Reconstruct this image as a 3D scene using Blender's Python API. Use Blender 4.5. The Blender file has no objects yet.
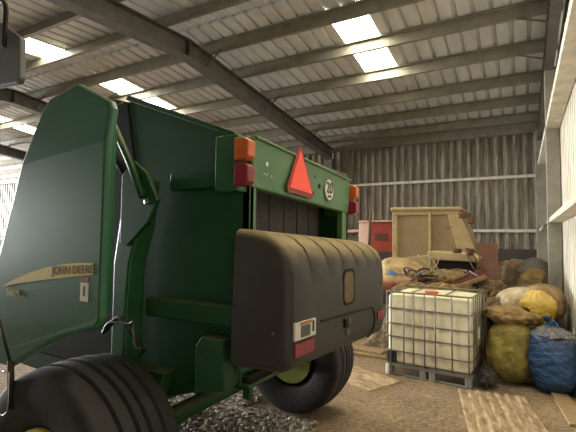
import bpy, bmesh, math, random
from mathutils import Vector, Matrix, noise, Euler
random.seed(7)
scn = bpy.context.scene
C = scn.collection
PI = math.pi

# ------------------------------------------------------------------ helpers
def srgb(c):
    if isinstance(c, str):
        c = [int(c[i:i+2], 16)/255 for i in (0, 2, 4)]
    return tuple((x/12.92 if x <= .04045 else ((x+.055)/1.055)**2.4) for x in c) + (1,)

def mat(name, col, rough=.6, metal=0., col2=None, scale=6., amount=.5, bump=0., bscale=40., stretch=None,
        dust=0., dustcol='b39c6e', coat=0., emit=None, weave=False, spec=.5, bdist=.02):
    m = bpy.data.materials.new(name); m.use_nodes = True
    nt = m.node_tree; N = nt.nodes; L = nt.links
    b = N['Principled BSDF']
    b.inputs['Roughness'].default_value = rough
    b.inputs['Metallic'].default_value = metal
    b.inputs['Specular IOR Level'].default_value = spec
    b.inputs['Coat Weight'].default_value = coat
    tc = N.new('ShaderNodeTexCoord')
    src = tc.outputs['Object']
    if stretch:
        mp = N.new('ShaderNodeMapping'); mp.inputs['Scale'].default_value = stretch
        L.new(src, mp.inputs['Vector']); src = mp.outputs['Vector']
    colout = None
    if col2 is not None:
        n = N.new('ShaderNodeTexNoise'); n.inputs['Scale'].default_value = scale; n.inputs['Detail'].default_value = 6
        n.inputs['Roughness'].default_value = .65
        L.new(src, n.inputs['Vector'])
        r = N.new('ShaderNodeValToRGB')
        r.color_ramp.elements[0].position = .5-.22/max(amount, .05)*.5; r.color_ramp.elements[1].position = .5+.22/max(amount, .05)*.5
        r.color_ramp.elements[0].color = srgb(col); r.color_ramp.elements[1].color = srgb(col2)
        L.new(n.outputs['Fac'], r.inputs['Fac']); colout = r.outputs['Color']
    else:
        rgb = N.new('ShaderNodeRGB'); rgb.outputs[0].default_value = srgb(col); colout = rgb.outputs[0]
    if dust > 0:                       # settled dust lies on faces that look up
        g = N.new('ShaderNodeNewGeometry'); s = N.new('ShaderNodeSeparateXYZ'); L.new(g.outputs['Normal'], s.inputs[0])
        n2 = N.new('ShaderNodeTexNoise'); n2.inputs['Scale'].default_value = 9; n2.inputs['Detail'].default_value = 5
        L.new(tc.outputs['Object'], n2.inputs['Vector'])
        mr = N.new('ShaderNodeMapRange'); mr.inputs[1].default_value = .1; mr.inputs[2].default_value = .85
        mr.interpolation_type = 'SMOOTHSTEP'
        L.new(s.outputs['Z'], mr.inputs[0])
        mr2 = N.new('ShaderNodeMapRange'); mr2.inputs[1].default_value = .3; mr2.inputs[2].default_value = .65
        mr2.inputs[3].default_value = .55; mr2.inputs[4].default_value = 1
        L.new(n2.outputs['Fac'], mr2.inputs[0])
        mu = N.new('ShaderNodeMath'); mu.operation = 'MULTIPLY'; L.new(mr.outputs[0], mu.inputs[0]); L.new(mr2.outputs[0], mu.inputs[1])
        mu2 = N.new('ShaderNodeMath'); mu2.operation = 'MULTIPLY'; mu2.inputs[1].default_value = dust; L.new(mu.outputs[0], mu2.inputs[0])
        ad = N.new('ShaderNodeMath'); ad.operation = 'MULTIPLY_ADD'; ad.inputs[1].default_value = .05*dust; L.new(mr2.outputs[0], ad.inputs[0]); L.new(mu2.outputs[0], ad.inputs[2]); ad.use_clamp = True
        mx = N.new('ShaderNodeMix'); mx.data_type = 'RGBA'; mx.inputs[7].default_value = srgb(dustcol)
        L.new(ad.outputs[0], mx.inputs[0]); L.new(colout, mx.inputs[6]); colout = mx.outputs[2]
        rr = N.new('ShaderNodeMapRange'); rr.inputs[3].default_value = rough; rr.inputs[4].default_value = .9
        L.new(ad.outputs[0], rr.inputs[0]); L.new(rr.outputs[0], b.inputs['Roughness'])
    L.new(colout, b.inputs['Base Color'])
    if bump > 0:
        bn = N.new('ShaderNodeTexNoise'); bn.inputs['Scale'].default_value = bscale; bn.inputs['Detail'].default_value = 8
        L.new(src, bn.inputs['Vector'])
        bp = N.new('ShaderNodeBump'); bp.inputs['Strength'].default_value = min(bump, 1); bp.inputs['Distance'].default_value = bdist
        L.new(bn.outputs['Fac'], bp.inputs['Height']); L.new(bp.outputs[0], b.inputs['Normal'])
        if weave:
            w = N.new('ShaderNodeTexWave'); w.inputs['Scale'].default_value = 60; w.inputs['Distortion'].default_value = 1
            L.new(src, w.inputs['Vector'])
            bp2 = N.new('ShaderNodeBump'); bp2.inputs['Strength'].default_value = .15; bp2.inputs['Distance'].default_value = .004
            L.new(w.outputs['Fac'], bp2.inputs['Height']); L.new(bp.outputs[0], bp2.inputs['Normal']); L.new(bp2.outputs[0], b.inputs['Normal'])
    if emit:
        b.inputs['Emission Color'].default_value = emit[0] + (1,); b.inputs['Emission Strength'].default_value = emit[1]
    return m

def wpos(o):
    p = Vector((0, 0, 0))
    while o is not None:
        p += Vector(o.location); o = o.parent
    return p

def obj(name, bm, material, parent=None, smooth=False, bevel=0., world=False, seg=2, loc=None, rot=None, subsurf=0):
    """link a bmesh as ONE mesh object; world=True: the shape was given in world coordinates"""
    if world and parent is not None:
        bmesh.ops.translate(bm, verts=bm.verts, vec=-wpos(parent))
    me = bpy.data.meshes.new(name); bm.normal_update(); bm.to_mesh(me); bm.free()
    if smooth:
        for p in me.polygons: p.use_smooth = True
    o = bpy.data.objects.new(name, me); C.objects.link(o)
    mats = material if isinstance(material, (list, tuple)) else [material]
    for m in mats: me.materials.append(m)
    if parent is not None: o.parent = parent
    if loc: o.location = loc
    if rot: o.rotation_euler = rot
    if bevel > 0:
        md = o.modifiers.new('bevel', 'BEVEL'); md.width = bevel; md.segments = seg; md.limit_method = 'ANGLE'; md.angle_limit = .6
    if subsurf:
        md = o.modifiers.new('sub', 'SUBSURF'); md.levels = subsurf; md.render_levels = subsurf
    return o

def tag(o, label=None, cat=None, group=None, kind=None):
    if label: o['label'] = label
    if cat: o['category'] = cat
    if group: o['group'] = group
    if kind: o['kind'] = kind
    return o

def thing(name, label, cat, loc=(0, 0, 0), rot=(0, 0, 0), group=None):
    o = bpy.data.objects.new(name, None); C.objects.link(o)
    o.location = loc; o.rotation_euler = rot; o.empty_display_size = .1
    return tag(o, label, cat, group)

def bm_new(): return bmesh.new()

def box(bm, x0, x1, y0, y1, z0, z1, M=None):
    vs = [bm.verts.new((x, y, z)) for x in (x0, x1) for y in (y0, y1) for z in (z0, z1)]
    if M is not None:
        for v in vs: v.co = M @ v.co
    for f in ((0, 1, 3, 2), (4, 6, 7, 5), (0, 4, 5, 1), (2, 3, 7, 6), (0, 2, 6, 4), (1, 5, 7, 3)):
        bm.faces.new([vs[i] for i in f])
    return bm

def tube(bm, pts, r, seg=8, closed=False):
    pts = [Vector(p) for p in pts]; n = len(pts)
    rs = r if isinstance(r, (list, tuple)) else [r]*n
    rings = []; up = None
    for i, p in enumerate(pts):
        if closed: t = pts[(i+1) % n]-pts[i-1]
        else: t = pts[min(i+1, n-1)]-pts[max(i-1, 0)]
        t.normalize()
        if up is None:
            up = Vector((0, 0, 1)) if abs(t.z) < .9 else Vector((1, 0, 0))
        a = t.cross(up).normalized(); b = a.cross(t).normalized(); up = b
        rings.append([bm.verts.new(p + a*math.cos(2*PI*k/seg)*rs[i] + b*math.sin(2*PI*k/seg)*rs[i]) for k in range(seg)])
    for i in range(n if closed else n-1):
        A = rings[i]; B = rings[(i+1) % n]
        for k in range(seg):
            bm.faces.new((A[k], A[(k+1) % seg], B[(k+1) % seg], B[k]))
    if not closed:
        bm.faces.new(rings[0][::-1]); bm.faces.new(rings[-1])
    return bm

def smoothpath(pts, n=6):
    P = [Vector(p) for p in pts]; P = [P[0]*2-P[1]] + P + [P[-1]*2-P[-2]]; out = []
    for i in range(1, len(P)-2):
        for k in range(n):
            t = k/n; a, b, c, d = P[i-1:i+3]
            out.append(.5*((2*b)+(c-a)*t+(2*a-5*b+4*c-d)*t*t+(3*b-a-3*c+d)*t**3))
    out.append(P[-2]); return out

def prism(bm, pts, axis, a, b):
    """polygon pts in the plane across axis, extruded a..b.  axis 'y': pts=(x,z); 'x': pts=(y,z); 'z': pts=(x,y)"""
    def mk(p, t):
        return (p[0], t, p[1]) if axis == 'y' else (t, p[0], p[1]) if axis == 'x' else (p[0], p[1], t)
    A = [bm.verts.new(mk(p, a)) for p in pts]; B = [bm.verts.new(mk(p, b)) for p in pts]
    n = len(pts)
    bm.faces.new(A); bm.faces.new(B[::-1])
    for i in range(n):
        bm.faces.new((A[(i+1) % n], A[i], B[i], B[(i+1) % n]))
    bmesh.ops.recalc_face_normals(bm, faces=bm.faces)
    return bm

def lathe(bm, prof, center, axis='y', seg=48, closed=False):
    """prof = (along axis, radius)"""
    cx, cy, cz = center; rings = []
    for (h, r) in prof:
        ring = []
        for k in range(seg):
            a = 2*PI*k/seg; c, s = math.cos(a)*r, math.sin(a)*r
            ring.append(bm.verts.new((cx+c, cy+h, cz+s) if axis == 'y' else (cx+h, cy+c, cz+s) if axis == 'x' else (cx+c, cy+s, cz+h)))
        rings.append(ring)
    n = len(rings)
    for i in range(n if closed else n-1):
        A, B = rings[i], rings[(i+1) % n]
        for k in range(seg):
            bm.faces.new((A[k], A[(k+1) % seg], B[(k+1) % seg], B[k]))
    if not closed:
        bm.faces.new(rings[0]); bm.faces.new(rings[-1])
    bmesh.ops.recalc_face_normals(bm, faces=bm.faces)
    return bm

def text(body, size, material, M, parent, name='lettering', depth=.001, shear=0, label=None, space=1.0, bold=0.):
    cu = bpy.data.curves.new('txt', 'FONT'); cu.body = body; cu.size = size; cu.extrude = depth; cu.shear = shear
    cu.align_x = 'CENTER'; cu.align_y = 'CENTER'; cu.space_character = space; cu.offset = bold
    t = bpy.data.objects.new('txt', cu); C.objects.link(t)
    bpy.context.view_layer.update()
    dg = bpy.context.evaluated_depsgraph_get()
    me = bpy.data.meshes.new_from_object(t.evaluated_get(dg))
    C.objects.unlink(t); bpy.data.objects.remove(t)
    bm = bmesh.new(); bm.from_mesh(me); bpy.data.meshes.remove(me)
    bmesh.ops.transform(bm, matrix=M, verts=bm.verts)
    o = obj(name, bm, material, parent, world=True)
    if label: o['label'] = label
    return o

def copy_tree(o, parent=None):
    c = o.copy(); C.objects.link(c); c.parent = parent
    for ch in [x for x in bpy.data.objects if x.parent == o]:
        copy_tree(ch, c)
    return c

# ------------------------------------------------------------------ materials
M = {}
M['sheet'] = mat('roof_sheet', 'c0c0be', .4, .2, 'dad9d6', 3, .5, .05, 30, stretch=(2, .6, 2))
M['wallsheet'] = mat('wall_sheet', '6f675c', .5, .3, 'aaa294', 3, .9, .05, 30, stretch=(6, 6, .5))
M['rightsheet'] = mat('right_wall_sheet', 'e4decd', .5, .1, 'b5ab97', 4, .6, .1, 30, stretch=(3, 3, .5))
M['steel'] = mat('painted_steel', '504c45', .6, .2, '68635a', 5, .6, .1)
M['purlin'] = mat('galvanised_purlin', '7d776a', .5, .35, '94907f', 5, .6, .05)
M['girt'] = mat('dusty_girt', 'dcd3c0', .6, .0, 'b5ab98', 5, .6, .1)
M['column'] = mat('grey_column', '736f64', .6, 0, '8e8877', 5, .6, .1)
M['skylight'] = mat('translucent_sheet', 'fff6d8', .5, 0, emit=((1, .97, .88), 11.5))
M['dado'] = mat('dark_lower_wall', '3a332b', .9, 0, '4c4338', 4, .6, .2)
M['green'] = mat('green_paint', '1f5230', .45, 0, '235a35', 3, .5, .02, 20, dust=.6, coat=.05, spec=.35)
M['greendk'] = mat('green_paint_shade', '14401f', .5, 0, '184825', 4, .5, .02, 20, dust=.25, spec=.3)  # same green, darkened to paint in the shade on recessed parts
M['shield'] = mat('green_shield_paint', '25583a', .34, 0, '2a6041', 2.5, .5, .01, 3, dust=.35, coat=.15, spec=.4, dustcol='9a9a80')
M['header'] = mat('green_header_paint', '3d6a40', .4, 0, '466f47', 5, .5, .02, 20, dust=.85, dustcol='c9bd78')
M['black'] = mat('black_plastic', '313131', .42, 0, '383736', 8, .5, .06, 60, dust=.8, dustcol='a08a58', spec=.3)
M['blackmetal'] = mat('black_metal', '0f120f', .65, 0, '171b17', 8, .5, dust=.25, spec=.25)
M['belt'] = mat('rubber_belt', '3d3935', .7, 0, '4a453f', 8, .5, .1, 60)
M['rubber'] = mat('tyre_rubber', '242220', .78, 0, '2e2b28', 6, .5, .08, 60, dust=.15, dustcol='6b6152')
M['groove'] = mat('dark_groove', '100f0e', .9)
M['yellow'] = mat('yellow_paint', 'b3a02c', .45, 0, 'c2ae3a', 5, .5, dust=.3)
M['rimgreen'] = mat('yellow_green_rim_paint', '8f9748', .5, 0, '7f8840', 5, .5, dust=.2)
M['decalyellow'] = mat('yellow_decal', 'c4b04c', .5, 0, 'cdb957', 5, .5)
M['decalblack'] = mat('black_decal', '23251c', .5)
M['orange'] = mat('orange_lens', 'd0662c', .3, 0, 'b8541f', 12, .4, dust=.25)
M['redlens'] = mat('red_lens', '8f2230', .3, 0, '7a1a26', 12, .4, dust=.25)
M['smv'] = mat('reflective_red_orange', 'ff4a2e', .4, emit=None)
M['smvedge'] = mat('dark_red_border', '8c2f28', .5)
M['white'] = mat('white_sticker', 'dcd8cc', .5, 0, 'cdc8ba', 8, .5)
M['stickorange'] = mat('orange_sticker_band', 'b87440', .5)
M['stickgrey'] = mat('grey_sticker_print', '55534e', .5)
M['reflector'] = mat('red_reflector', '96313a', .45, 0, '84262f', 30, .5)
M['chrome'] = mat('worn_bare_steel', 'b8b4ac', .25, .9)
M['recess'] = mat('tan_oval_recess', '6d5a40', .8, 0, '806b4a', 12, .5)
M['cage'] = mat('grey_cage_tube', '6a665c', .45, .6, '7c7668', 10, .5)
M['ibc'] = mat('milky_plastic', 'e6dfc6', .45, 0, 'd3c8a4', 3, .6, .03, 15, dust=.5, dustcol='efe0a8')  # pale yellow on up-facing faces is light painted onto the tank top
M['pallet'] = mat('grey_pallet_steel', '77756c', .6, .4, '8b877a', 10, .5)
M['redcap'] = mat('red_plastic', 'b24a34', .5)
M['valve'] = mat('dark_blue_plastic', '1c222b', .5)
M['cab'] = mat('dusty_cream_paint', 'a38d64', .7, 0, '89744f', 5, .6, .08, 20, dust=.5, dustcol='d6c48c')
M['cabglass'] = mat('dust_covered_glass', '8b7754', .55, 0, '776344', 4, .5, .02)
M['redpaint'] = mat('old_red_paint', '8f3a2f', .5, 0, '8a3026', 5, .6, .05, dust=.3)
M['pinkpaint'] = mat('faded_pale_paint', 'd8b5a5', .6, 0, 'c9a28f', 8, .6)
M['wood'] = mat('old_wood', '9c8259', .8, 0, '7c6340', 8, .7, .3, 30, stretch=(1, 8, 1))
M['darkwood'] = mat('dark_post_wood', '4d3b27', .8, 0, '5f4a32', 8, .7, .3, 30)
M['board'] = mat('mottled_brown_sheet', '7a654a', .8, 0, 'b8a07a', 16, .9, .25, 40, stretch=(1, .4, 1))
M['hessian'] = mat('hessian', '7d6846', .95, 0, '57462e', 7, .8, 1, 9, bdist=.06, weave=True)
M['hessian2'] = mat('tan_sackcloth', '9c7f50', .95, 0, '705934', 7, .8, 1, 9, bdist=.06, weave=True)
M['yg'] = mat('yellow_green_woven_plastic', '8f8036', .6, 0, '6a6027', 6, .9, .9, 8, bdist=.06, weave=True, dust=.5, dustcol='a88d56')
M['yellowbag'] = mat('yellow_plastic_bag', 'c9a940', .5, 0, 'ab8b30', 5, .6, 1, 8, bdist=.06, dust=.45, dustcol='c2a468')
M['bluebag'] = mat('blue_plastic_bag', '24517f', .42, 0, '193c62', 4, .7, 1, 7, bdist=.07, dust=.45, dustcol='8f8574', stretch=(1, 1, 1.6))
M['cream'] = mat('cream_woven_plastic', 'c2b391', .7, 0, '9c8a65', 6, .8, .9, 9, bdist=.05, weave=True)
M['greybag'] = mat('grey_woven_plastic', '8a8478', .7, 0, '6b655b', 6, .7, .9, 9, bdist=.05, weave=True)
M['hessian3'] = mat('dusty_cream_cloth', 'b89f70', .95, 0, '8f7a52', 6, .8, .8, 9, bdist=.05)
M['bluecloth'] = mat('blue_cloth', '3a6fa8', .7, 0, '2c5584', 8, .6, .3)
M['tarp'] = mat('brown_tarpaulin', '8c7351', .8, 0, '66523a', 4, .7, .9, 8, bdist=.06)
M['heap'] = mat('brown_debris', '3d3021', .95, 0, '74603f', 9, .9, .9, 30)
M['reddrum'] = mat('brick_red_dusty_metal', '7e3f2c', .6, 0, '6a3224', 8, .6, dust=.9, dustcol='b09060')
M['rope'] = mat('pale_twine', '9c8760', .9, 0, '7c6a48', 20, .6)
M['hose'] = mat('dark_green_hose', '2a3328', .5)
M['brownrope'] = mat('dark_hose', '3b2b21', .7, 0, '54382a', 20, .6)
M['rust'] = mat('rusty_metal', '6a4630', .8, .2, '4b3325', 12, .8, .3)
M['stone'] = mat('rubble_stone', '6f665c', .8, 0, 'b0a697', 9, .9, .3, 60)
M['straw'] = mat('straw', 'b09a6e', .8, 0, '93805c', 5, .6)
M['outside'] = mat('pale_concrete_yard', 'b5ad9e', .9, 0, 'a39b8b', 2, .6)
M['greybox'] = mat('grey_painted_metal', '55544f', .5, .2, '62605a', 5, .6, .05)

# floor: earth with straw and dust, lighter worn patches
def floor_mat():
    m = bpy.data.materials.new('earth_floor'); m.use_nodes = True
    nt = m.node_tree; N = nt.nodes; L = nt.links; b = N['Principled BSDF']; b.inputs['Roughness'].default_value = .9
    tc = N.new('ShaderNodeTexCoord')
    def noi(s, d=8, r=.6):
        n = N.new('ShaderNodeTexNoise'); n.inputs['Scale'].default_value = s; n.inputs['Detail'].default_value = d; n.inputs['Roughness'].default_value = r
        L.new(tc.outputs['Object'], n.inputs['Vector']); return n
    a = noi(1.6); r = N.new('ShaderNodeValToRGB'); e = r.color_ramp.elements
    e[0].position = .35; e[0].color = srgb('5c4a39'); e[1].position = .68; e[1].color = srgb('957b5c')
    L.new(a.outputs['Fac'], r.inputs['Fac'])
    f = noi(22, 8, .7); r2 = N.new('ShaderNodeValToRGB'); e = r2.color_ramp.elements
    e[0].position = .36; e[0].color = srgb('47372a'); e[1].position = .66; e[1].color = srgb('bba07a')
    L.new(f.outputs['Fac'], r2.inputs['Fac'])
    mx = N.new('ShaderNodeMix'); mx.data_type = 'RGBA'; mx.inputs[0].default_value = .45
    L.new(r.outputs[0], mx.inputs[6]); L.new(r2.outputs[0], mx.inputs[7]); L.new(mx.outputs[2], b.inputs['Base Color'])
    bp = N.new('ShaderNodeBump'); bp.inputs['Strength'].default_value = .7; bp.inputs['Distance'].default_value = .04
    h = noi(12, 10, .7); L.new(h.outputs['Fac'], bp.inputs['Height']); L.new(bp.outputs[0], b.inputs['Normal'])
    return m
M['floor'] = floor_mat()

# ------------------------------------------------------------------ the shed
H = 1.65
XR, YB = .53, 11.05           # inner face of right wall / back wall sheets
XL, YF = -27.0, -2.6
YRIDGE, ZR, SB, SF = 4.95, 5.02, .108, .07
def roofz(y): return ZR - SB*(y-YRIDGE) if y > YRIDGE else ZR - SF*(YRIDGE-y)

def struct(name, bm, m, **k):
    o = obj(name, bm, m, **k); o['kind'] = 'structure'; return o

bm = bm_new(); box(bm, XL-.1, XR+.3, YF-.1, YB+.3, -.2, 0); struct('floor', bm, M['floor'])
bm = bm_new(); box(bm, XL-30, XR+30, YF-30, YB+20, -.35, -.21); struct('yard_ground', bm, M['outside'])

# ribbed sheets: profile runs across, flat pans with narrow trapezoid ribs
def ribs(a, b, pitch, h, w=.035, top=.02):
    out = []; x = a
    while x < b:
        out += [(x, 0), (x+pitch-w-top-w, 0), (x+pitch-w-top, h), (x+pitch-w, h)]
        x += pitch
        if pitch > .15:
            pass
    return out
def ribbed(profile, fn0, fn1, rows):
    """rows of t in 0..1, fn(p,h,t)"""
    bm = bm_new(); R = []
    for t in rows:
        R.append([bm.verts.new(fn0(p, h, t)) for p, h in profile])
    for A, B in zip(R, R[1:]):
        for i in range(len(A)-1):
            bm.faces.new((A[i], A[i+1], B[i+1], B[i]))
    return bm

# skylight bays: (x0, x1, y0, y1)
SKY = [(-2.47, -1.89, 5.5, 7.42), (-7.87, -7.18, 5.52, 7.32), (-7.75, -7.1, 3.66, 4.5),
       (-13.0, -12.35, 5.2, 7.32), (-13.0, -12.35, 2.7, 4.5), (-2.47, -1.89, 2.5, 4.3), (-18.2, -17.5, 5.2, 7.32), (-1.0, -.1, 2.3, 4.3)]  # the two near-right bays are unseen, added to light tank and cover
PITCH = .232
def ribprof(s0, s1):
    """deck profile on one global grid, so neighbouring sheets nest; clipped to s0..s1"""
    q0 = math.floor((s0+.05)/PITCH)*PITCH-.05; out = []
    q = q0
    P_ = []
    while q < s1+PITCH:
        P_ += [(q, 0), (q+.165, 0), (q+.180, .045), (q+.217, .045)]; q += PITCH
    def hat(x):
        for (a, ha), (b, hb) in zip(P_, P_[1:]):
            if a <= x <= b: return ha+(hb-ha)*(x-a)/max(1e-9, b-a)
        return 0
    return [(s0, hat(s0))] + [p for p in P_ if s0 < p[0] < s1] + [(s1, hat(s1))]
def roof_half(name, y0, y1):
    bm = bm_new()
    holes = [s for s in SKY if s[2] >= min(y0, y1)-.01 and s[3] <= max(y0, y1)+.01]
    ys = sorted(set([y0, y1] + [h[2] for h in holes] + [h[3] for h in holes]))
    for a, b in zip(ys, ys[1:]):
        segs = []; x = XL
        hs = sorted([(h[0], h[1]) for h in holes if h[2] <= a+1e-4 and h[3] >= b-1e-4])
        for h0, h1 in hs:
            segs.append((x, h0)); x = h1
        segs.append((x, XR+.12))
        for s0, s1 in segs:
            prof = ribprof(s0, s1)
            A = [bm.verts.new((x, a, roofz(a)+h)) for x, h in prof]; B = [bm.verts.new((x, b, roofz(b)+h)) for x, h in prof]
            for i in range(len(A)-1): bm.faces.new((A[i], A[i+1], B[i+1], B[i]))
    return struct(name, bm, M['sheet'])
roof_half('ceiling', YRIDGE+.03, YB+.05)
roof_half('ceiling.001', YF, YRIDGE-.03)
for i, (x0, x1, y0, y1) in enumerate(SKY):
    bm = bm_new(); prof = ribprof(x0, x1)
    A = [bm.verts.new((x, y0, roofz(y0)+h)) for x, h in prof]; B = [bm.verts.new((x, y1, roofz(y1)+h)) for x, h in prof]
    for j in range(len(A)-1): bm.faces.new((A[j], B[j], B[j+1], A[j+1]))
    struct('window_%d' % (i+1), bm, M['skylight'])  # also builds the added, unseen near-right light panels

def wall_sheet(name, axis, c, a, b, z0, z1fn, m, side, pitch=.2):
    prof = []; x = a
    while x < b-1e-6:
        prof += [(x, 0), (x+pitch*.30, 0), (x+pitch*.34, .04), (x+pitch*.66, .04), (x+pitch*.70, 0)]; x += pitch
    prof.append((b, 0))
    bm = bm_new()
    def pt(p, h, z): return (p, c+side*h, z) if axis == 'x' else (c+side*h, p, z)
    A = [bm.verts.new(pt(p, h, z0)) for p, h in prof]; B = [bm.verts.new(pt(p, h, z1fn(p))) for p, h in prof]
    for i in range(len(A)-1): bm.faces.new((A[i], A[i+1], B[i+1], B[i]))
    return struct(name, bm, m)
wall_sheet('wall_back', 'x', YB, XL, XR+.1, 0, lambda p: roofz(YB)-.005, M['wallsheet'], -1)
wall_sheet('wall_right', 'y', XR, YF, YB+.05, 0, lambda p: roofz(p)-.005, M['rightsheet'], 1)
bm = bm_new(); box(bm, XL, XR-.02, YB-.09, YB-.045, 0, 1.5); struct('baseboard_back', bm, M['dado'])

wall_sheet('wall_front', 'x', YF, XL, XR+.1, 0, lambda p: roofz(YF)-.005, M['wallsheet'], -1)
tn = [0]
def trim(bm, m, **k):
    tn[0] += 1; return struct('trim_%d' % tn[0], bm, m, **k)
# purlins: Z sections running along the shed
def zsec(bm, x0, x1, y, ztop, h=.17, w=.06, t=.012, s=1):
    pts = [(y-w*s, ztop), (y+t*s, ztop), (y+t*s, ztop-h+t), (y+w*s, ztop-h+t), (y+w*s, ztop-h), (y, ztop-h), (y, ztop-t), (y-w*s, ztop-t)]
    prism(bm, pts, 'x', x0, x1)
for y in (5.43, 6.33, 7.34, 8.38, 9.33, 10.27):
    bm = bm_new(); zsec(bm, XL, XR-.01, y, roofz(y)-.012); trim(bm, M['purlin'])
bm = bm_new(); box(bm, XL, XR-.03, 10.78, 10.93, roofz(10.9)-.24, roofz(10.9)-.02); trim(bm, M['purlin'])
for y in (4.45, 3.6, 2.6, 1.6, .5, -.6, -1.7):
    bm = bm_new(); zsec(bm, XL, XR-.01, y, roofz(y)-.012, s=-1); trim(bm, M['purlin'])
# ridge flashing
bm = bm_new(); prism(bm, [(YRIDGE-.16, ZR+.03), (YRIDGE, ZR+.055), (YRIDGE+.16, ZR+.03), (YRIDGE+.16, ZR+.045), (YRIDGE, ZR+.07), (YRIDGE-.16, ZR+.045)], 'x', XL, XR+.12)
trim(bm, M['sheet'])
# frames: rafters, columns, knee braces
def ibeam_y(bm, x, pts, w=.13, h=.24, tf=.015):
    """I beam following the (y, ztop) points"""
    for (ya, za), (yb, zb) in zip(pts, pts[1:]):
        for (u0, u1, d0, d1) in ((-w/2, w/2, 0, tf), (-w/2, w/2, h-tf, h), (-.006, .006, tf, h-tf)):
            vs = []
            for (yy, zz) in ((ya, za), (yb, zb)):
                vs.append([bm.verts.new((x+u, yy, zz-d)) for u, d in ((u0, d0), (u1, d0), (u1, d1), (u0, d1))])
            A, B = vs
            bm.faces.new(A[::-1]); bm.faces.new(B)
            for k in range(4): bm.faces.new((A[k], A[(k+1) % 4], B[(k+1) % 4], B[k]))
FX = [.40, -4.68, -9.7, -14.7]
for x in FX:
    bm = bm_new(); rz = lambda y: roofz(y)-.182
    ibeam_y(bm, x, [(YF+.2, rz(YF+.2)), (YRIDGE, rz(YRIDGE)), (YB-.12, rz(YB-.12))], w=.20 if x < 0 else .12, h=.30)
    bmesh.ops.recalc_face_normals(bm, faces=bm.faces)
    trim(bm, M['steel'])
    if x < 0:
        bm = bm_new(); box(bm, x-.10, x+.10, 10.70, 10.95, 0, rz(10.8)-.3)
        trim(bm, M['steel'], bevel=.005)
        bm = bm_new(); box(bm, x-.07, x+.07, YF+.1, YF+.3, 0, rz(YF)-.2); trim(bm, M['steel'], bevel=.005)
        for y in (5.43, 7.34, 9.33):
            bm = bm_new(); tube(bm, [(x, y, rz(y)-.2), (x+.35, y, roofz(y)-.16)], .014, 6); trim(bm, M['steel'])
        bm = bm_new(); box(bm, x-.09, x+.09, YRIDGE-.012, YRIDGE+.012, rz(YRIDGE)-.3, rz(YRIDGE)-.02); trim(bm, M['steel'])
for y in (6.33, 7.34):
    bm = bm_new(); tube(bm, [(.36, y, roofz(y)-.32), (-.02, y, roofz(y)-.18)], .013, 6); trim(bm, M['steel'])
# columns on the right wall
bm = bm_new(); box(bm, .29, .50, 10.72, 10.95, 0, roofz(10.8)-.25); trim(bm, M['column'], bevel=.006)
bm = bm_new(); box(bm, .345, .515, 7.38, 7.58, 0, roofz(7.5)-.42); trim(bm, M['column'], bevel=.006)
bm = bm_new(); box(bm, .36, .515, 1.2, 1.4, 0, roofz(1.3)-.42); trim(bm, M['column'], bevel=.006)
# girts
for z in (1.92, 3.17):
    bm = bm_new(); box(bm, XL, .29, YB-.115, YB-.035, z-.035, z+.035); trim(bm, M['girt'], bevel=.004)
bm = bm_new(); box(bm, .365, .52, 1.4, 7.38, 1.96, 2.03); trim(bm, M['girt'], bevel=.004)
bm = bm_new(); box(bm, .345, .52, YF, 10.72, 3.38, 3.47); trim(bm, M['girt'], bevel=.004)
bm = bm_new(); tube(bm, [(.36, 10.7, 1.93), (.40, 7.6, 2.03)], .03, 6); trim(bm, M['girt'])

# ------------------------------------------------------------------ the baler
BA = thing('round_baler', 'large green round baler with black rear bumper, parked on the earth floor in the foreground', 'round baler', (-1.95, 2.58, 0))
TILT = [0.]
def part(name, bm, m, parent=BA, **k):
    for v in bm.verts: v.co.z -= TILT[0]*(v.co.y-1.86)
    return obj(name, bm, m, parent, world=True, **k)

# shields, near and far
def shield(y, s):
    pts = [(-1.645, 2.25), (-1.67, 2.29), (-1.95, 2.43), (-2.17, 2.385), (-2.23, 2.32), (-2.30, 2.14), (-2.50, 1.6), (-2.74, 1.08), (-2.66, .95), (-2.40, .95), (-2.29, 1.0), (-2.06, 1.11), (-1.92, 1.17), (-1.68, 1.235), (-1.645, 1.28)]
    bm = bm_new(); prism(bm, pts, 'y', y, y+.05*s)
    for z in (1.32, 2.06):
        bmesh.ops.bisect_plane(bm, geom=bm.verts[:]+bm.edges[:]+bm.faces[:], plane_co=(-2, 0, z) if z > 2 else (-2, 0, z-.02), plane_no=(-.09, 0, 1) if z > 2 else (-.25, 0, 1))
    for v in bm.verts:
        k = v.co.z - (2.06 + .09*(v.co.x+2))
        if k > 0: v.co.y += s*.035*k/.3
        v.co.y += s*.02*max(0, 1.3-v.co.z)/.3
    return bm
ns = part('side_shield', shield(1.25, 1), M['shield'], bevel=.022, seg=3)
fs = part('side_shield', shield(3.91, -1), M['shield'], bevel=.022, seg=3)
# shield stiffener returning inwards behind the rear edge
bm = bm_new(); box(bm, -1.80, -1.76, 1.29, 1.40, 1.3, 2.2); part('shield_return', bm, M['green'], ns, bevel=.01)
bm = bm_new(); box(bm, -1.80, -1.76, 3.76, 3.87, 1.3, 2.2); part('shield_return', bm, M['green'], fs, bevel=.01)
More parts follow.
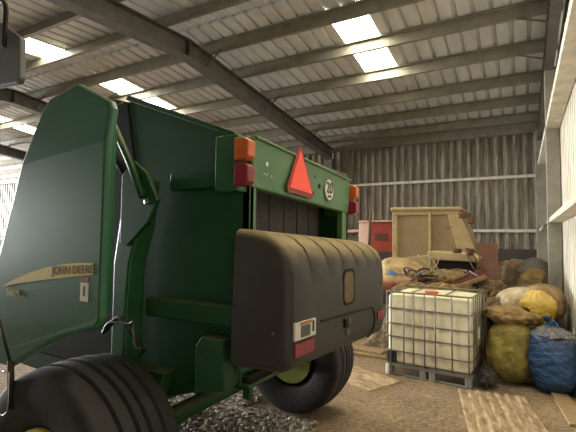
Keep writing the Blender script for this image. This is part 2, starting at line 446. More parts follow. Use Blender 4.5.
# swoosh stripe and lettering on the near shield, plane y = 1.25
bm = bm_new()
N_ = 24; top = []; bot = []
for i in range(N_+1):
    t = i/N_; x = -2.44+(.735)*t
    zt = 1.382 + .150*math.sin(t*PI*.5)**.85; zb = 1.377 + .103*t**.8
    top.append((x, zt)); bot.append((x, zb))
prism(bm, top+bot[::-1], 'y', 1.2475, 1.2505); part('yellow_stripe', bm, M['decalyellow'], ns)
Mt = lambda x, z, y=1.2465, rz=0.: Matrix.Translation((x, y, z)) @ Matrix.Rotation(-rz, 4, 'Y') @ Matrix.Rotation(PI/2, 4, 'X')
text('JOHN DEERE', .055, M['decalblack'], Mt(-1.855, 1.493, rz=.07), ns, bold=.0003)
text('560 M', .046, M['decalyellow'], Mt(-2.345, 1.352, rz=.0), ns, bold=.0004)
bm = bm_new(); box(bm, -1.79, -1.735, 1.2475, 1.2505, 1.355, 1.44); w = part('warning_sticker', bm, M['white'], ns)
bm = bm_new(); box(bm, -1.768, -1.757, 1.246, 1.2475, 1.38, 1.425); part('sticker_print', bm, M['decalblack'], ns)
bm = bm_new(); box(bm, -1.79, -1.735, 1.2475, 1.2505, 1.447, 1.465); part('sticker_print', bm, M['smvedge'], ns)

# tailgate sides
def tg_side(y0, y1):
    pts = [(-1.27, 1.62), (-1.27, 2.19), (-1.30, 2.215), (-1.38, 2.225), (-2.22, 2.55), (-2.30, 2.46), (-2.12, 1.95), (-2.06, .70), (-1.98, .68), (-1.36, .86), (-1.30, 1.1)]
    bm = bm_new(); prism(bm, pts, 'y', y0, y1); return bm
tn_ = part('tailgate_side', tg_side(1.86, 1.90), M['greendk'], bevel=.006)
tf_ = part('tailgate_side', tg_side(3.27, 3.31), M['greendk'], bevel=.006)
for s, P_ in ((0, tn_), (1, tf_)):
    yy = (lambda a, b: (a, b)) if s == 0 else (lambda a, b: (5.17-b, 5.17-a))
    y0, y1 = yy(1.80, 1.87)
    bm = bm_new(); box(bm, -1.80, -1.30, y0, y1, 1.93, 2.03); part('stiffener', bm, M['greendk'], P_, bevel=.01)
    y0, y1 = yy(1.79, 1.87)
    bm = bm_new(); box(bm, -1.96, -1.30, y0, y1, 1.19, 1.30); part('stiffener', bm, M['greendk'], P_, bevel=.01)
    y0, y1 = yy(1.76, 1.87)
    bm = bm_new(); prism(bm, [(-1.54, .82), (-1.54, 1.08), (-1.50, 1.13), (-1.36, 1.13), (-1.34, .87)], 'y', y0, y1); part('corner_box', bm, M['greendk'], P_, bevel=.01)
    # edge rail round the tapering top
    y0, y1 = yy(1.83, 1.93)
    bm = bm_new(); prism(bm, [(-1.36, 2.205), (-1.36, 2.235), (-2.22, 2.575), (-2.24, 2.545)], 'y', y0, y1); part('top_flange', bm, M['greendk'], P_, bevel=.004)
    # frame post
    y0, y1 = yy(1.70, 1.83)
    bm = bm_new(); prism(bm, [(-2.02, 2.0), (-1.90, 2.0), (-1.93, 1.72), (-2.00, 1.5), (-2.02, 1.2), (-2.01, .66), (-2.14, .66), (-2.14, 1.5), (-2.10, 1.75)], 'y', y0, y1); part('frame_post', bm, M['green'], bevel=.015)
    # hinge gusset with bolt rings
    y0, y1 = yy(1.675, 1.705)
    bm = bm_new(); prism(bm, [(-2.06, 2.02), (-1.97, 2.10), (-1.86, 2.02), (-1.765, 1.86), (-1.83, 1.74), (-2.0, 1.6), (-2.06, 1.62)], 'y', y0, y1)
    g = part('hinge_plate', bm, M['greendk'], bevel=.006)
    yb = y0 if s == 0 else y1
    for (bx, bz, br) in ((-1.835, 1.855, .020), (-1.93, 2.015, .013), (-2.0, 2.11, .011)):
        bm = bm_new(); sg = -1 if s == 0 else 1
        lathe(bm, [(0, br), (sg*.014, br), (sg*.016, br*.62), (sg*.004, br*.58), (sg*.004, .001)], (bx, yb, bz), 'y', 16); part('bolt', bm, M['chrome'], g, smooth=False)
    # lift arm and hydraulic ram
    yc = 1.66 if s == 0 else 3.51
    bm = bm_new(); tube(bm, [(-2.22, yc, 2.46), (-1.98, yc, 2.09), (-1.86, yc, 1.88)], .022, 10); part('lift_arm', bm, M['greendk'], smooth=True)
    bm = bm_new(); tube(bm, [(-2.3, yc+.05*(1 if s == 0 else -1), 2.3), (-1.98, yc+.05*(1 if s == 0 else -1), 1.95)], .033, 12); tube(bm, [(-1.98, yc+.05*(1 if s == 0 else -1), 1.95), (-1.84, yc+.05*(1 if s == 0 else -1), 1.80)], .014, 10)
    part('hydraulic_ram', bm, M['blackmetal'], smooth=True)
# top skin and top cross rail
bm = bm_new(); prism(bm, [(-1.34, 2.215), (-2.22, 2.55), (-2.22, 2.535), (-1.34, 2.195)], 'y', 1.9, 3.27); part('top_cover', bm, M['green'])
bm = bm_new(); tube(bm, [(-1.315, 1.84, 2.185), (-1.315, 3.33, 2.185)], .03, 14); part('top_roller', bm, M['blackmetal'], smooth=True)
# header beam across the rear (the gate hangs slightly lower at the far side)
TILT[0] = .036
bm = bm_new(); prism(bm, [(-1.33, 1.93), (-1.33, 2.20), (-1.25, 2.20), (-1.262, 1.93)], 'y', 1.86, 3.31); hd = part('header_beam', bm, M['header'], bevel=.010, seg=3)
bm = bm_new(); box(bm, -1.33, -1.238, 1.87, 3.31, 2.196, 2.212); part('header_lip', bm, M['header'], hd, bevel=.006)
for (y, z, r) in ((2.0, 2.14, .006), (2.0, 2.13-.05, .014), (2.0, 2.02, .006), (2.05, 2.14, .006), (2.05, 2.02, .006), (1.97, 2.02, .006), (1.94, 2.14, .006), (2.63, 2.12, .011), (2.61, 2.0, .012), (2.71, 2.065, .018), (3.22, 2.13, .008), (3.22, 2.05, .008), (3.22, 1.98, .008)):
    bm = bm_new(); lathe(bm, [(0, r), (.004, r), (.004, r*.4)], (-1.257, y, z), 'x', 12); part('bolt_head', bm, M['groove'] if r > .01 and y > 2.5 else M['chrome'], hd)
# red triangle
tri = [(2.52, 2.255), (2.70, 1.885), (2.655, 1.865), (2.37, 1.875), (2.335, 1.91), (2.49, 2.26)]
bm = bm_new(); prism(bm, [(2.372, 2.268), (2.395, 2.26), (2.578, 1.985), (2.565, 1.955), (2.225, 1.955), (2.212, 1.985), (2.355, 2.26)], 'x', -1.245, -1.238); st = part('warning_triangle', bm, M['smvedge']); st['label'] = 'red orange reflective triangle with dark border'
bm = bm_new(); prism(bm, [(2.376, 2.25), (2.555, 1.985), (2.238, 1.985)], 'x', -1.2375, -1.2345); part('triangle_face', bm, M['smv'], st)
# round 20 sticker
bm = bm_new(); lathe(bm, [(0, .085), (.004, .085)], (-1.252, 2.87, 2.062), 'x', 32); sk = part('speed_sticker', bm, M['white'], hd)
bm = bm_new(); lathe(bm, [(.004, .085), (.0055, .085), (.0055, .077), (.004, .077)], (-1.252, 2.87, 2.062), 'x', 32, closed=True); part('sticker_ring', bm, M['stickgrey'], hd)
MX = lambda x, y, z: Matrix.Translation((x, y, z)) @ Matrix.Rotation(PI/2, 4, 'Z') @ Matrix.Rotation(PI/2, 4, 'X')
text('20', .115, M['decalblack'], MX(-1.2445, 2.87, 2.036), hd, bold=.0015)
text('km/h', .03, M['decalblack'], MX(-1.2445, 2.87, 1.975), hd)
# cheeks below the header and interior
for y0, y1 in ((1.86, 1.925), (3.19, 3.31)):
    bm = bm_new(); box(bm, -1.32, -1.27, y0, y1, 1.55, 1.94); part('rear_post', bm, M['header'], bevel=.006)
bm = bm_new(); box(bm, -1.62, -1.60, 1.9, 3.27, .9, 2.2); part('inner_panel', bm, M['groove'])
ys = [1.985+i*.195 for i in range(6)]
for y in ys:
    bm = bm_new(); box(bm, -1.475, -1.46, y, y+.182, 1.0, 2.12); part('belt', bm, M['belt'])
bm = bm_new(); box(bm, -1.50, -1.30, 1.92, 1.965, 1.55, 1.94); part('guide_plate', bm, M['blackmetal'])
bm = bm_new(); tube(bm, [(-1.53, 1.92, 2.09), (-1.53, 3.25, 2.09)], .05, 14); part('roller', bm, M['blackmetal'], smooth=True)
bm = bm_new(); tube(bm, [(-1.53, 1.92, 1.02), (-1.53, 3.25, 1.02)], .05, 14); part('roller', bm, M['blackmetal'], smooth=True)
# front chamber
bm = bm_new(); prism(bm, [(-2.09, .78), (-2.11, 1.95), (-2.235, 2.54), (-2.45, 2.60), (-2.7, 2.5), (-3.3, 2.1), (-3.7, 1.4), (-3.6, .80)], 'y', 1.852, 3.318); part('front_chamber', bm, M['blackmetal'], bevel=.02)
bm = bm_new(); prism(bm, [(-2.0, .62), (-2.0, .76), (-3.7, .85), (-3.7, .7)], 'y', 1.86, 3.31); part('chassis_frame', bm, M['greendk'], bevel=.01)
# a few parts seen in the dark gap
bm = bm_new()
for (x, z0, z1) in ((-2.24, 1.5, 1.9), (-2.17, 1.45, 1.95), (-2.38, 1.5, 1.95)):
    tube(bm, [(x, 1.93, z0), (x+.06, 1.93, z1)], .008, 6)
part('side_rods', bm, M['blackmetal'])
bm = bm_new(); tube(bm, [(-2.17, 1.90, 1.58), (-2.115, 1.90, 1.86)], .005, 6); part('thin_rod', bm, M['chrome'])
bm = bm_new(); box(bm, -2.5, -2.08, 1.88, 1.96, 1.92, 2.02); part('cross_rail', bm, M['greendk'], bevel=.01)
bm = bm_new(); tube(bm, smoothpath([(-1.95, 1.5, 1.13), (-1.9, 1.5, 1.19), (-1.75, 1.5, 1.2), (-1.72, 1.5, 1.21), (-1.70, 1.5, 1.1), (-1.66, 1.5, 1.09)], 5), .007, 6); part('hydraulic_hose', bm, M['hose'], smooth=True)
bm = bm_new(); tube(bm, smoothpath([(-2.1, 1.62, 1.1), (-1.95, 1.6, 1.2), (-1.86, 1.6, 1.14), (-1.8, 1.65, 1.02)], 5), .014, 8); part('hydraulic_hose', bm, M['blackmetal'], smooth=True)
# twine caught on the top corner
bm = bm_new()
for pts in (((-2.24, 1.62, 2.5), (-2.12, 1.6, 2.44), (-2.06, 1.58, 2.36), (-2.03, 1.58, 2.24)), ((-2.24, 1.6, 2.43), (-2.15, 1.6, 2.45), (-2.08, 1.64, 2.50)), ((-2.2, 1.62, 2.49), (-2.1, 1.6, 2.4), (-1.98, 1.6, 2.41))):
    tube(bm, smoothpath(pts, 5), .004, 5)
part('twine', bm, M['rope'], smooth=True)
# tail lights on green brackets
def light_unit(yc, s):
    bm = bm_new(); box(bm, -1.44, -1.29, min(yc, yc+.16*s), max(yc, yc+.16*s), 1.90, 2.20); br = part('light_bracket', bm, M['green'], bevel=.008)  # darker green than the header paints in shade on its turned-away side
    for z0, z1, m, nm in ((2.05, 2.17, M['orange'], 'indicator_lens'), (1.92, 2.04, M['redlens'], 'tail_lens')):
        bm = bm_new(); prism(bm, [(-1.29, z0), (-1.29, z1), (-1.225, z1-.004), (-1.20, z1-.02), (-1.20, z0+.02), (-1.225, z0+.004)], 'y', yc-.035, yc+.035)
        part(nm, bm, m, bevel=.008, seg=3)
light_unit(1.768, 1); 
light_unit(3.355, -1)
TILT[0] = 0.
# black bumper: lofted cross sections with grooves over the shoulder
def bumper():
    prof = [(-1.285, 1.705), (-1.22, 1.702), (-1.13, 1.688), (-1.06, 1.66), (-1.005, 1.615), (-.975, 1.56), (-.965, 1.50), (-.96, 1.42), (-.96, 1.12), (-.965, 1.07), (-.98, 1.03), (-1.02, 1.01), (-1.30, 1.0)]
    y0, y1 = 1.755, 3.335
    secs = [(y0, .045), (y0+.006, .026), (y0+.016, .013), (y0+.03, .004), (y0+.045, 0)]
    gro = [1.98+.235*i for i in range(6)]
    for g in gro: secs += [(g-.014, 0), (g-.007, -1), (g+.007, -1), (g+.014, 0)]
    secs += [(y1-.06, 0), (y1-.035, .01), (y1-.012, .03), (y1, .06)]
    secs.sort(key=lambda q: q[0])
    bm = bm_new(); rings = []; cxx, czz = -1.33, 1.33
    for y, ins in secs:
        ring = []
        for x, z in prof:
            i_ = ins if ins >= 0 else (.012 if z > 1.55 and x > -1.15 else 0)
            dx = -i_ if x > -1.27 else 0
            k = (z-czz)/.38
            dz = -i_*k
            zz = z+dz; ww = 0
            # near face leans in slightly toward the bottom; whole cover hangs lower at the far end
            ring.append(bm.verts.new((x+dx, y, zz - .034*(y-1.755) - (.02*(y-1.755) if z < 1.2 else 0))))
        rings.append(ring)
    n = len(prof)
    for A, B in zip(rings, rings[1:]):
        for k in range(n): bm.faces.new((A[k], A[(k+1) % n], B[(k+1) % n], B[k]))
    bm.faces.new(rings[0]); bm.faces.new(rings[-1])
    bmesh.ops.recalc_face_normals(bm, faces=bm.faces)
    o = part('rear_cover', bm, M['black'], smooth=True)
    md = o.modifiers.new('es', 'EDGE_SPLIT'); md.split_angle = .9
    o['label'] = 'black plastic rear cover, dusty on top'
    return o
bp_ = bumper()
xf = -.957
def zb(z, y): return z-.034*(y-1.755)
# oval recess
def oval(yc, zc, w, h, n=10):
    pts = []
    for k in range(n+1): a = PI*k/n; pts.append((yc+w*math.cos(a), zc+h-w+w*math.sin(a)))
    for k in range(n+1): a = PI+PI*k/n; pts.append((yc+w*math.cos(a), zc-h+w+w*math.sin(a)))
    return pts
def rrect(yc, zc, w, h, r=.05, n=6):
    pts = []
    for (sy, sz, a0) in ((1, 1, 0), (-1, 1, PI/2), (-1, -1, PI), (1, -1, 1.5*PI)):
        for k in range(n+1): a = a0+k*PI/2/n; pts.append((yc+sy*(w-r)+r*math.cos(a), zc+sz*(h-r)+r*math.sin(a)))
    return pts
bm = bm_new(); prism(bm, rrect(2.53, zb(1.385, 2.53), .10, .112), 'x', -.964, -.9575); ov = part('recess_rim', bm, M['groove'], bp_)
bm = bm_new(); prism(bm, rrect(2.525, zb(1.383, 2.53), .078, .096, .045), 'x', -.962, -.956); part('recess_face', bm, M['recess'], bp_)
# flap outline
def flap():
    y0, y1, z0, z1, r = 2.07, 3.10, 1.18, 1.0, .06
    pts = [(2.10, 1.213), (2.5, 1.195), (2.9, 1.175), (2.99, 1.165), (3.04, 1.12), (3.045, 1.05), (3.0, .995), (2.9, .975)]
    return [(-.9585, y, z) for y, z in smoothpath([(p[0], p[1], 0) for p in pts], 5) and [(q.x, q.y) for q in smoothpath([(p[0], p[1], 0) for p in pts], 5)]]
bm = bm_new(); tube(bm, flap(), .0075, 6); part('flap_seam', bm, M['groove'], bp_)
bm = bm_new(); box(bm, -.962, -.945, 2.44, 2.51, 1.115, 1.175); lt = part('flap_latch', bm, M['blackmetal'], bp_, bevel=.01)
bm = bm_new(); lathe(bm, [(0, .022), (.012, .018)], (-.958, 2.49, 1.085), 'x', 14); part('latch_bolt', bm, M['cage'], bp_)
bm = bm_new(); box(bm, -.966, -.952, 2.52, 2.545, 1.13, 1.165); part('latch_tab', bm, M['cage'], bp_)
bm = bm_new(); lathe(bm, [(0, .008), (.01, .006)], (-.958, 3.12, 1.30), 'x', 10); part('bolt_head', bm, M['cage'], bp_)
bm = bm_new(); lathe(bm, [(0, .008), (.01, .006)], (-1.05, 1.752, 1.20), 'y', 10); part('bolt_head', bm, M['cage'], bp_)
# sticker and reflectors
def patch(y0, y1, z0, z1, m, nm, x=-.9545, t=.003, sl=-.034):
    bm = bm_new(); vs = [(y0, z0), (y1, z0+sl*(y1-y0)), (y1, z1+sl*(y1-y0)), (y0, z1)]; prism(bm, vs, 'x', x-.012, x+t); return part(nm, bm, m, bp_)
patch(1.795, 2.025, 1.165, 1.25, M['white'], 'sticker')
patch(1.85, 1.98, 1.232, 1.248, M['stickorange'], 'sticker_band', -.9505, .0015)
patch(1.855, 1.955, 1.172, 1.228, M['stickgrey'], 'sticker_print', -.9505, .0015)
patch(1.985, 2.003, 1.18, 1.235, M['decalblack'], 'sticker_print', -.9505, .0015)
patch(1.80, 2.01, 1.085, 1.148, M['reflector'], 'red_reflector')
patch(3.12, 3.26, 1.06, 1.115, M['reflector'], 'red_reflector')
# axle, underframe, brackets
bm = bm_new(); tube(bm, [(-1.95, 1.55, .53), (-1.95, 3.6, .53)], .06, 12); part('axle', bm, M['greendk'], smooth=True)
bm = bm_new(); prism(bm, [(-2.0, .55), (-1.9, .55), (-1.75, .9), (-2.1, .9)], 'y', 1.75, 1.85); part('axle_bracket', bm, M['greendk'], bevel=.008)
bm = bm_new(); prism(bm, [(-2.0, .55), (-1.9, .55), (-1.75, .9), (-2.1, .9)], 'y', 3.32, 3.42); part('axle_bracket', bm, M['greendk'], bevel=.008)
bm = bm_new(); prism(bm, [(-1.38, .84), (-1.30, .84), (-1.30, .86), (-1.36, .86), (-1.36, .95), (-1.38, .95)], 'y', 1.93, 3.2); part('rear_angle', bm, M['green'], bevel=.004)
bm = bm_new(); box(bm, -1.36, -1.31, 1.95, 1.99, .77, .86); part('tie_hook', bm, M['greendk'], bevel=.008)
bm = bm_new(); box(bm, -1.75, -1.32, 1.95, 3.22, .82, .90); part('belly_pan', bm, M['blackmetal'], bevel=.01)

# wheels
def wheel(yc, s):
    """s=+1: outer face looks to -y"""
    R = .515; W = .225; root = None
    prof = [(-.15, .22), (-.19, .25), (-.210, .29), (-.214, .30), (-.226, .36), (-.228, .42), (-.222, .465), (-.214, .487), (-.20, .497)]
    tr = []
    ribsy = [-.19, -.115, -.105, -.04, -.03, .03, .04, .105, .115, .19]
    prof += [(-.185, .497), (-.125, .508), (-.118, .490), (-.104, .490), (-.097, .511), (-.045, .514), (-.038, .494), (-.024, .494), (-.017, .515), (.017, .515), (.024, .494), (.038, .494), (.045, .514), (.097, .511), (.104, .490), (.118, .490), (.125, .508), (.185, .497)]
    prof += [(.20, .497), (.214, .487), (.222, .465), (.228, .42), (.226, .36), (.214, .30), (.210, .29), (.19, .25), (.15, .22)]
    bm = bm_new(); lathe(bm, prof, (-1.95, yc, R), 'y', 72, closed=True)
    t = part('tyre', bm, M['rubber'], smooth=True); md = t.modifiers.new('es', 'EDGE_SPLIT'); md.split_angle = .7
    d = -1*s
    bm = bm_new(); lathe(bm, [(d*.19, .245), (d*.212, .243), (d*.214, .225), (d*.17, .205), (d*.12, .19), (d*.10, .09), (d*.17, .08), (d*.18, .05), (d*.18, .001)], (-1.95, yc, R), 'y', 40)
    r_ = part('rim', bm, M['yellow'], t, smooth=True); r_.modifiers.new('es', 'EDGE_SPLIT').split_angle = .6
    bm = bm_new(); lathe(bm, [(-d*.205, .245), (-d*.205, .222), (-d*.14, .205), (-d*.03, .19), (-d*.02, .10)], (-1.95, yc, R), 'y', 40)
    r_ = part('rim', bm, M['rimgreen'], t, smooth=True); r_.modifiers.new('es', 'EDGE_SPLIT').split_angle = .6
    bm = bm_new(); lathe(bm, [(-d*.02, .11), (-d*.1, .1), (-d*.2, .07), (-d*.26, .07)], (-1.95, yc, R), 'y', 20)
    part('hub', bm, M['greendk'], t)
    bm = bm_new(); lathe(bm, [(-d*.02, .17), (-d*.12, .17), (-d*.13, .15), (-d*.13, .001)], (-1.95, yc, R), 'y', 28); part('brake_drum', bm, M['greendk'], t)
wheel(1.40, 1); wheel(3.77, -1)
# front support bracket and bent wire hanging at the left of the near wheel
bm = bm_new(); tube(bm, [(-2.32, 1.17, 1.24), (-2.19, 1.17, 1.03)], .007, 8); tube(bm, [(-2.19, 1.17, 1.04), (-2.165, 1.17, .82)], .016, 8); part('hanging_bracket', bm, M['blackmetal'], smooth=True)
bm = bm_new(); tube(bm, smoothpath([(-2.19, 1.14, 1.0), (-2.15, 1.14, 1.0), (-2.142, 1.14, .985), (-2.14, 1.14, .84), (-2.16, 1.14, .805), (-2.19, 1.14, .795), (-2.30, 1.14, .80)], 5), .005, 6); part('wire_loop', bm, M['chrome'], smooth=True)

# ------------------------------------------------------------------ hanging grey box top left (mirror-like plate on a bent tube)
HB = thing('hanging_mirror', 'dark grey flat mirror back hanging on a bent black tube at the top left', 'mirror', (-1.95, 1.0, 2.3))
bm = bm_new(); prism(bm, [(-2.36, 2.35), (-1.93, 2.325), (-1.915, 2.345), (-1.925, 2.525), (-1.94, 2.54), (-2.10, 2.64), (-2.36, 2.68)], 'y', 1.00, 1.03); part('mirror_back', bm, M['greybox'], HB, bevel=.006)
bm = bm_new(); tube(bm, smoothpath([(-2.02, .985, 2.50), (-2.02, .985, 2.60), (-2.022, .985, 2.68), (-2.06, .985, 2.725), (-2.14, .985, 2.735), (-2.5, .985, 2.74), (-2.68, .985, 2.80), (-2.72, .95, 3.0), (-2.72, .55, 4.0), (-2.72, .5, 4.52)], 6), .011, 8); part('mirror_arm', bm, M['blackmetal'], HB, smooth=True)

# ------------------------------------------------------------------ caged liquid tank
IB = thing('caged_tank', 'white plastic liquid tank in a grey tube cage on a steel pallet', 'tank', (-.975, 5.63, 0), (0, 0, -.07))
X0, X1, Y0, Y1 = -.50, .50, -.40, .45
bm = bm_new(); box(bm, X0+.02, X1-.02, Y0+.02, Y1-.02, .15, .985)
bmesh.ops.subdivide_edges(bm, edges=bm.edges[:], cuts=6, use_grid_fill=True)
for v in bm.verts:
    n_ = noise.noise(v.co*3.1)*.012
    cz = math.sin(PI*min(1, max(0, (v.co.z-.15)/.835)))
    if abs(v.co.y-(Y0+.02)) < 1e-4: v.co.y -= .012*cz+n_*.6
    if v.co.z > .98: v.co.z += .012*math.cos((v.co.x-(X0+X1)/2)*3)+n_*.8
obj('tank', bm, M['ibc'], IB, bevel=.035, seg=4, smooth=False)
bm = bm_new(); lathe(bm, [(.98, .085), (1.015, .085), (1.02, .075), (1.02, .001)], (-.03, -.05, 0), 'z', 28); obj('red_lid', bm, M['redcap'], IB)
bm = bm_new(); box(bm, X0+.01, X0+.13, Y0-.004, Y0+.06, .15, .295); v_ = obj('outlet_recess', bm, M['valve'], IB, bevel=.01)
bm = bm_new(); box(bm, X0+.05, X0+.065, Y0-.012, Y0, .16, .30); obj('recess_frame', bm, M['cage'], v_)
r = .0085
def bar(nm, a, b, rr=r): 
    bm = bm_new(); tube(bm, [a, b], rr, 8); obj(nm, bm, M['cage'], IB, smooth=True)
zt = 1.02
levels = [.145, .30, .475, .635, .82, zt]
for z in levels:
    bm = bm_new(); q = .03
    pts = []
    for (cx_, cy_, a0) in ((X1-q, Y0+q, -PI/2), (X1-q, Y1-q, 0), (X0+q, Y1-q, PI/2), (X0+q, Y0+q, PI)):
        for k in range(5): a = a0+k*PI/8; pts.append((cx_+q*math.cos(a), cy_+q*math.sin(a), z))
    tube(bm, pts, r if z < zt else .0105, 8, closed=True); obj('cage_hoop', bm, M['cage'], IB, smooth=True)
for x in (X0+.065, X0+.225, X0+.345, X0+.475, X0+.60, X0+.785, X1-.035):
    bar('cage_bar', (x, Y0-.009, .14), (x, Y0-.009, zt)); bar('cage_bar', (x, Y1+.009, .14), (x, Y1+.009, zt))
for y in (Y0+.05, Y0+.2, Y0+.33, Y0+.46, Y0+.6, Y1-.05):
    bar('cage_bar', (X1+.009, y, .14), (X1+.009, y, zt)); bar('cage_bar', (X0-.009, y, .14), (X0-.009, y, zt))
for x in (X0+.3, X1-.3): bar('top_bar', (x, Y0, zt), (x, Y1, zt))
bm = bm_new(); box(bm, X1+.012, X1+.016, Y0+.24, Y0+.55, .42, .78); pl = obj('side_plate', bm, M['pallet'], IB)
bm = bm_new(); box(bm, X1+.016, X1+.018, Y0+.3, Y0+.42, .50, .64); obj('plate_label', bm, M['white'], pl)
for y in (Y0, (Y0+Y1)/2-.03, Y1-.06):
    bm = bm_new(); tube(bm, [(X0+.03, y+.03, .013), (X1-.03, y+.03, .013)], .013, 8); obj('pallet_skid', bm, M['pallet'], IB)
bm = bm_new(); box(bm, X0, X1, Y0, Y1, .112, .142); obj('pallet_tray', bm, M['pallet'], IB, bevel=.006)
for x in (X0+.005, (X0+X1)/2-.09, (X0+X1)/2+.02, X1-.085):
    for y in (Y0+.005, Y1-.085):
        bm = bm_new(); box(bm, x, x+.075, y, y+.08, .0, .115); obj('pallet_foot', bm, M['pallet'], IB, bevel=.01)
bm = bm_new(); box(bm, X0-.005, X0+.04, Y0-.02, Y0+.05, .0, .13); obj('corner_guard', bm, M['white'], IB, bevel=.012)

# ------------------------------------------------------------------ sacks
def sack_bm(rx, ry, h, seed, amp=.07, neck=None, flat=.0, pleats=14, e=2.6, sag=.0, seg=72, rings=46, lie=False):
    bm = bm_new(); R = []; off = Vector((seed*7.31, seed*3.7, seed*1.3))
    for i in range(rings+1):
        t = i/rings; ph = PI*t - PI/2
        cz = math.sin(ph); cr = math.cos(ph)
        cz = math.copysign(abs(cz)**(1 if lie else .85), cz); cr = abs(cr)**(2/e)
        ring = []
        for k in range(seg):
            a = 2*PI*k/seg
            ca, sa = math.cos(a), math.sin(a)
            rr = (abs(ca)**e+abs(sa)**e)**(-1/e)
            x, y = ca*rr*cr, sa*rr*cr
            z = (cz+1)/2
            d = Vector((x, y, z*1.2))
            n1 = noise.noise(d*1.6+off); n2 = noise.noise(d*4.2+off); n3 = noise.noise(Vector((x*7, y*7, z*3))+off)
            n4 = 1-abs(noise.noise(Vector((x*3.3, y*3.3, z*2.2))+off*2))*2.4
            f = 1+amp*(n1*1.5+n2*.7+n3*.3+n4*.32)
            bulge = 1+sag*(.5-z)
            if neck and z > .72:
                q = (z-.72)/.28; f *= 1-.12*q+.07*q*math.sin(a*pleats+seed)
            if not neck and z > .85 and not lie: f *= 1+.03*math.sin(a*9)
            ring.append(bm.verts.new((x*rx*f*bulge, y*ry*f*bulge, max(0, z*h*(1+amp*.5*n1)+ (amp*h*.25*n2 if z > .5 else 0)))))
        R.append(ring)
    for A, B in zip(R, R[1:]):
        for k in range(seg): bm.faces.new((A[k], A[(k+1) % seg], B[(k+1) % seg], B[k]))
    bmesh.ops.remove_doubles(bm, verts=bm.verts, dist=1e-5)
    bmesh.ops.recalc_face_normals(bm, faces=bm.faces)
    return bm
def neck_bm(r0, h, seed, pleats=11, flare=1.0, seg=66):
    bm = bm_new(); R = []
    for i in range(13):
        t = i/12; rad = r0*(1-.75*t/.4) if t < .4 else r0*(.25+flare*.9*(t-.4))
        ring = [bm.verts.new((math.cos(a)*rad*(1+.22*math.sin(a*pleats+seed+t*2)), math.sin(a)*rad*(1+.22*math.sin(a*pleats+seed+t*2)), h*t+.04*h*math.sin(a*3+seed)*t)) for a in [2*PI*k/seg for k in range(seg)]]
        R.append(ring)
    for A, B in zip(R, R[1:]):
        for k in range(seg): bm.faces.new((A[k], A[(k+1) % seg], B[(k+1) % seg], B[k]))
    bmesh.ops.recalc_face_normals(bm, faces=bm.faces)
    return bm
def sack(name, label, cat, loc, rx, ry, h, m, seed, rot=(0, 0, 0), group=None, neck=None, **k):
    t = thing(name, label, cat, loc, rot, group)
    obj('sack_body', sack_bm(rx, ry, h, seed, neck=bool(neck), **k), m, t, smooth=True)
    if neck:
        nr, nh, nm, (nx, ny, nz), nrot = neck
        obj('gathered_neck', neck_bm(nr, nh, seed), nm, t, smooth=True, loc=(nx, ny, nz), rot=nrot)
    return t

# debris mound the loose things lie on
def mound(x0, x1, y0, y1, hfun, nx=70, ny=50, seed=0, rough=.06):
    bm = bm_new(); G = []
    for j in range(ny+1):
        row = []
        for i in range(nx+1):
            x = x0+(x1-x0)*i/nx; y = y0+(y1-y0)*j/ny
            e = min(1, min(i, nx-i)/5)*min(1, min(j, ny-j)/5)
            z = hfun(x, y)*e
            z += rough*e*(noise.noise(Vector((x*4, y*4, seed)))*1.4+noise.noise(Vector((x*11, y*11, seed+5)))*.7)
            row.append(bm.verts.new((x, y, max(.001, z))))
        G.append(row)
    for j in range(ny):
        for i in range(nx): bm.faces.new((G[j][i], G[j][i+1], G[j+1][i+1], G[j+1][i]))
    bmesh.ops.recalc_face_normals(bm, faces=bm.faces)
    return bm
def hh(x, y):
    return .74*math.exp(-((x+1.05)/1.05)**4)*math.exp(-((y-7.1)/.75)**4)
hp = obj('debris_heap', mound(-2.3, -.32, 6.15, 8.1, hh, seed=1), M['heap']); tag(hp, 'heap of brown earth and chaff under the junk behind the tank', 'heap', kind='stuff')
def h2(x, y):
    return 1.36*math.exp(-((x+.25)/.95)**4)*math.exp(-((y-10.0)/.6)**4)*(.92+.1*(x+.3))
tp = obj('tarpaulin', mound(-1.0, .28, 9.28, 10.68, h2, seed=4, rough=.07), M['tarp'], smooth=True); tag(tp, 'dusty brown tarpaulin over a mound by the back wall corner', 'tarpaulin')

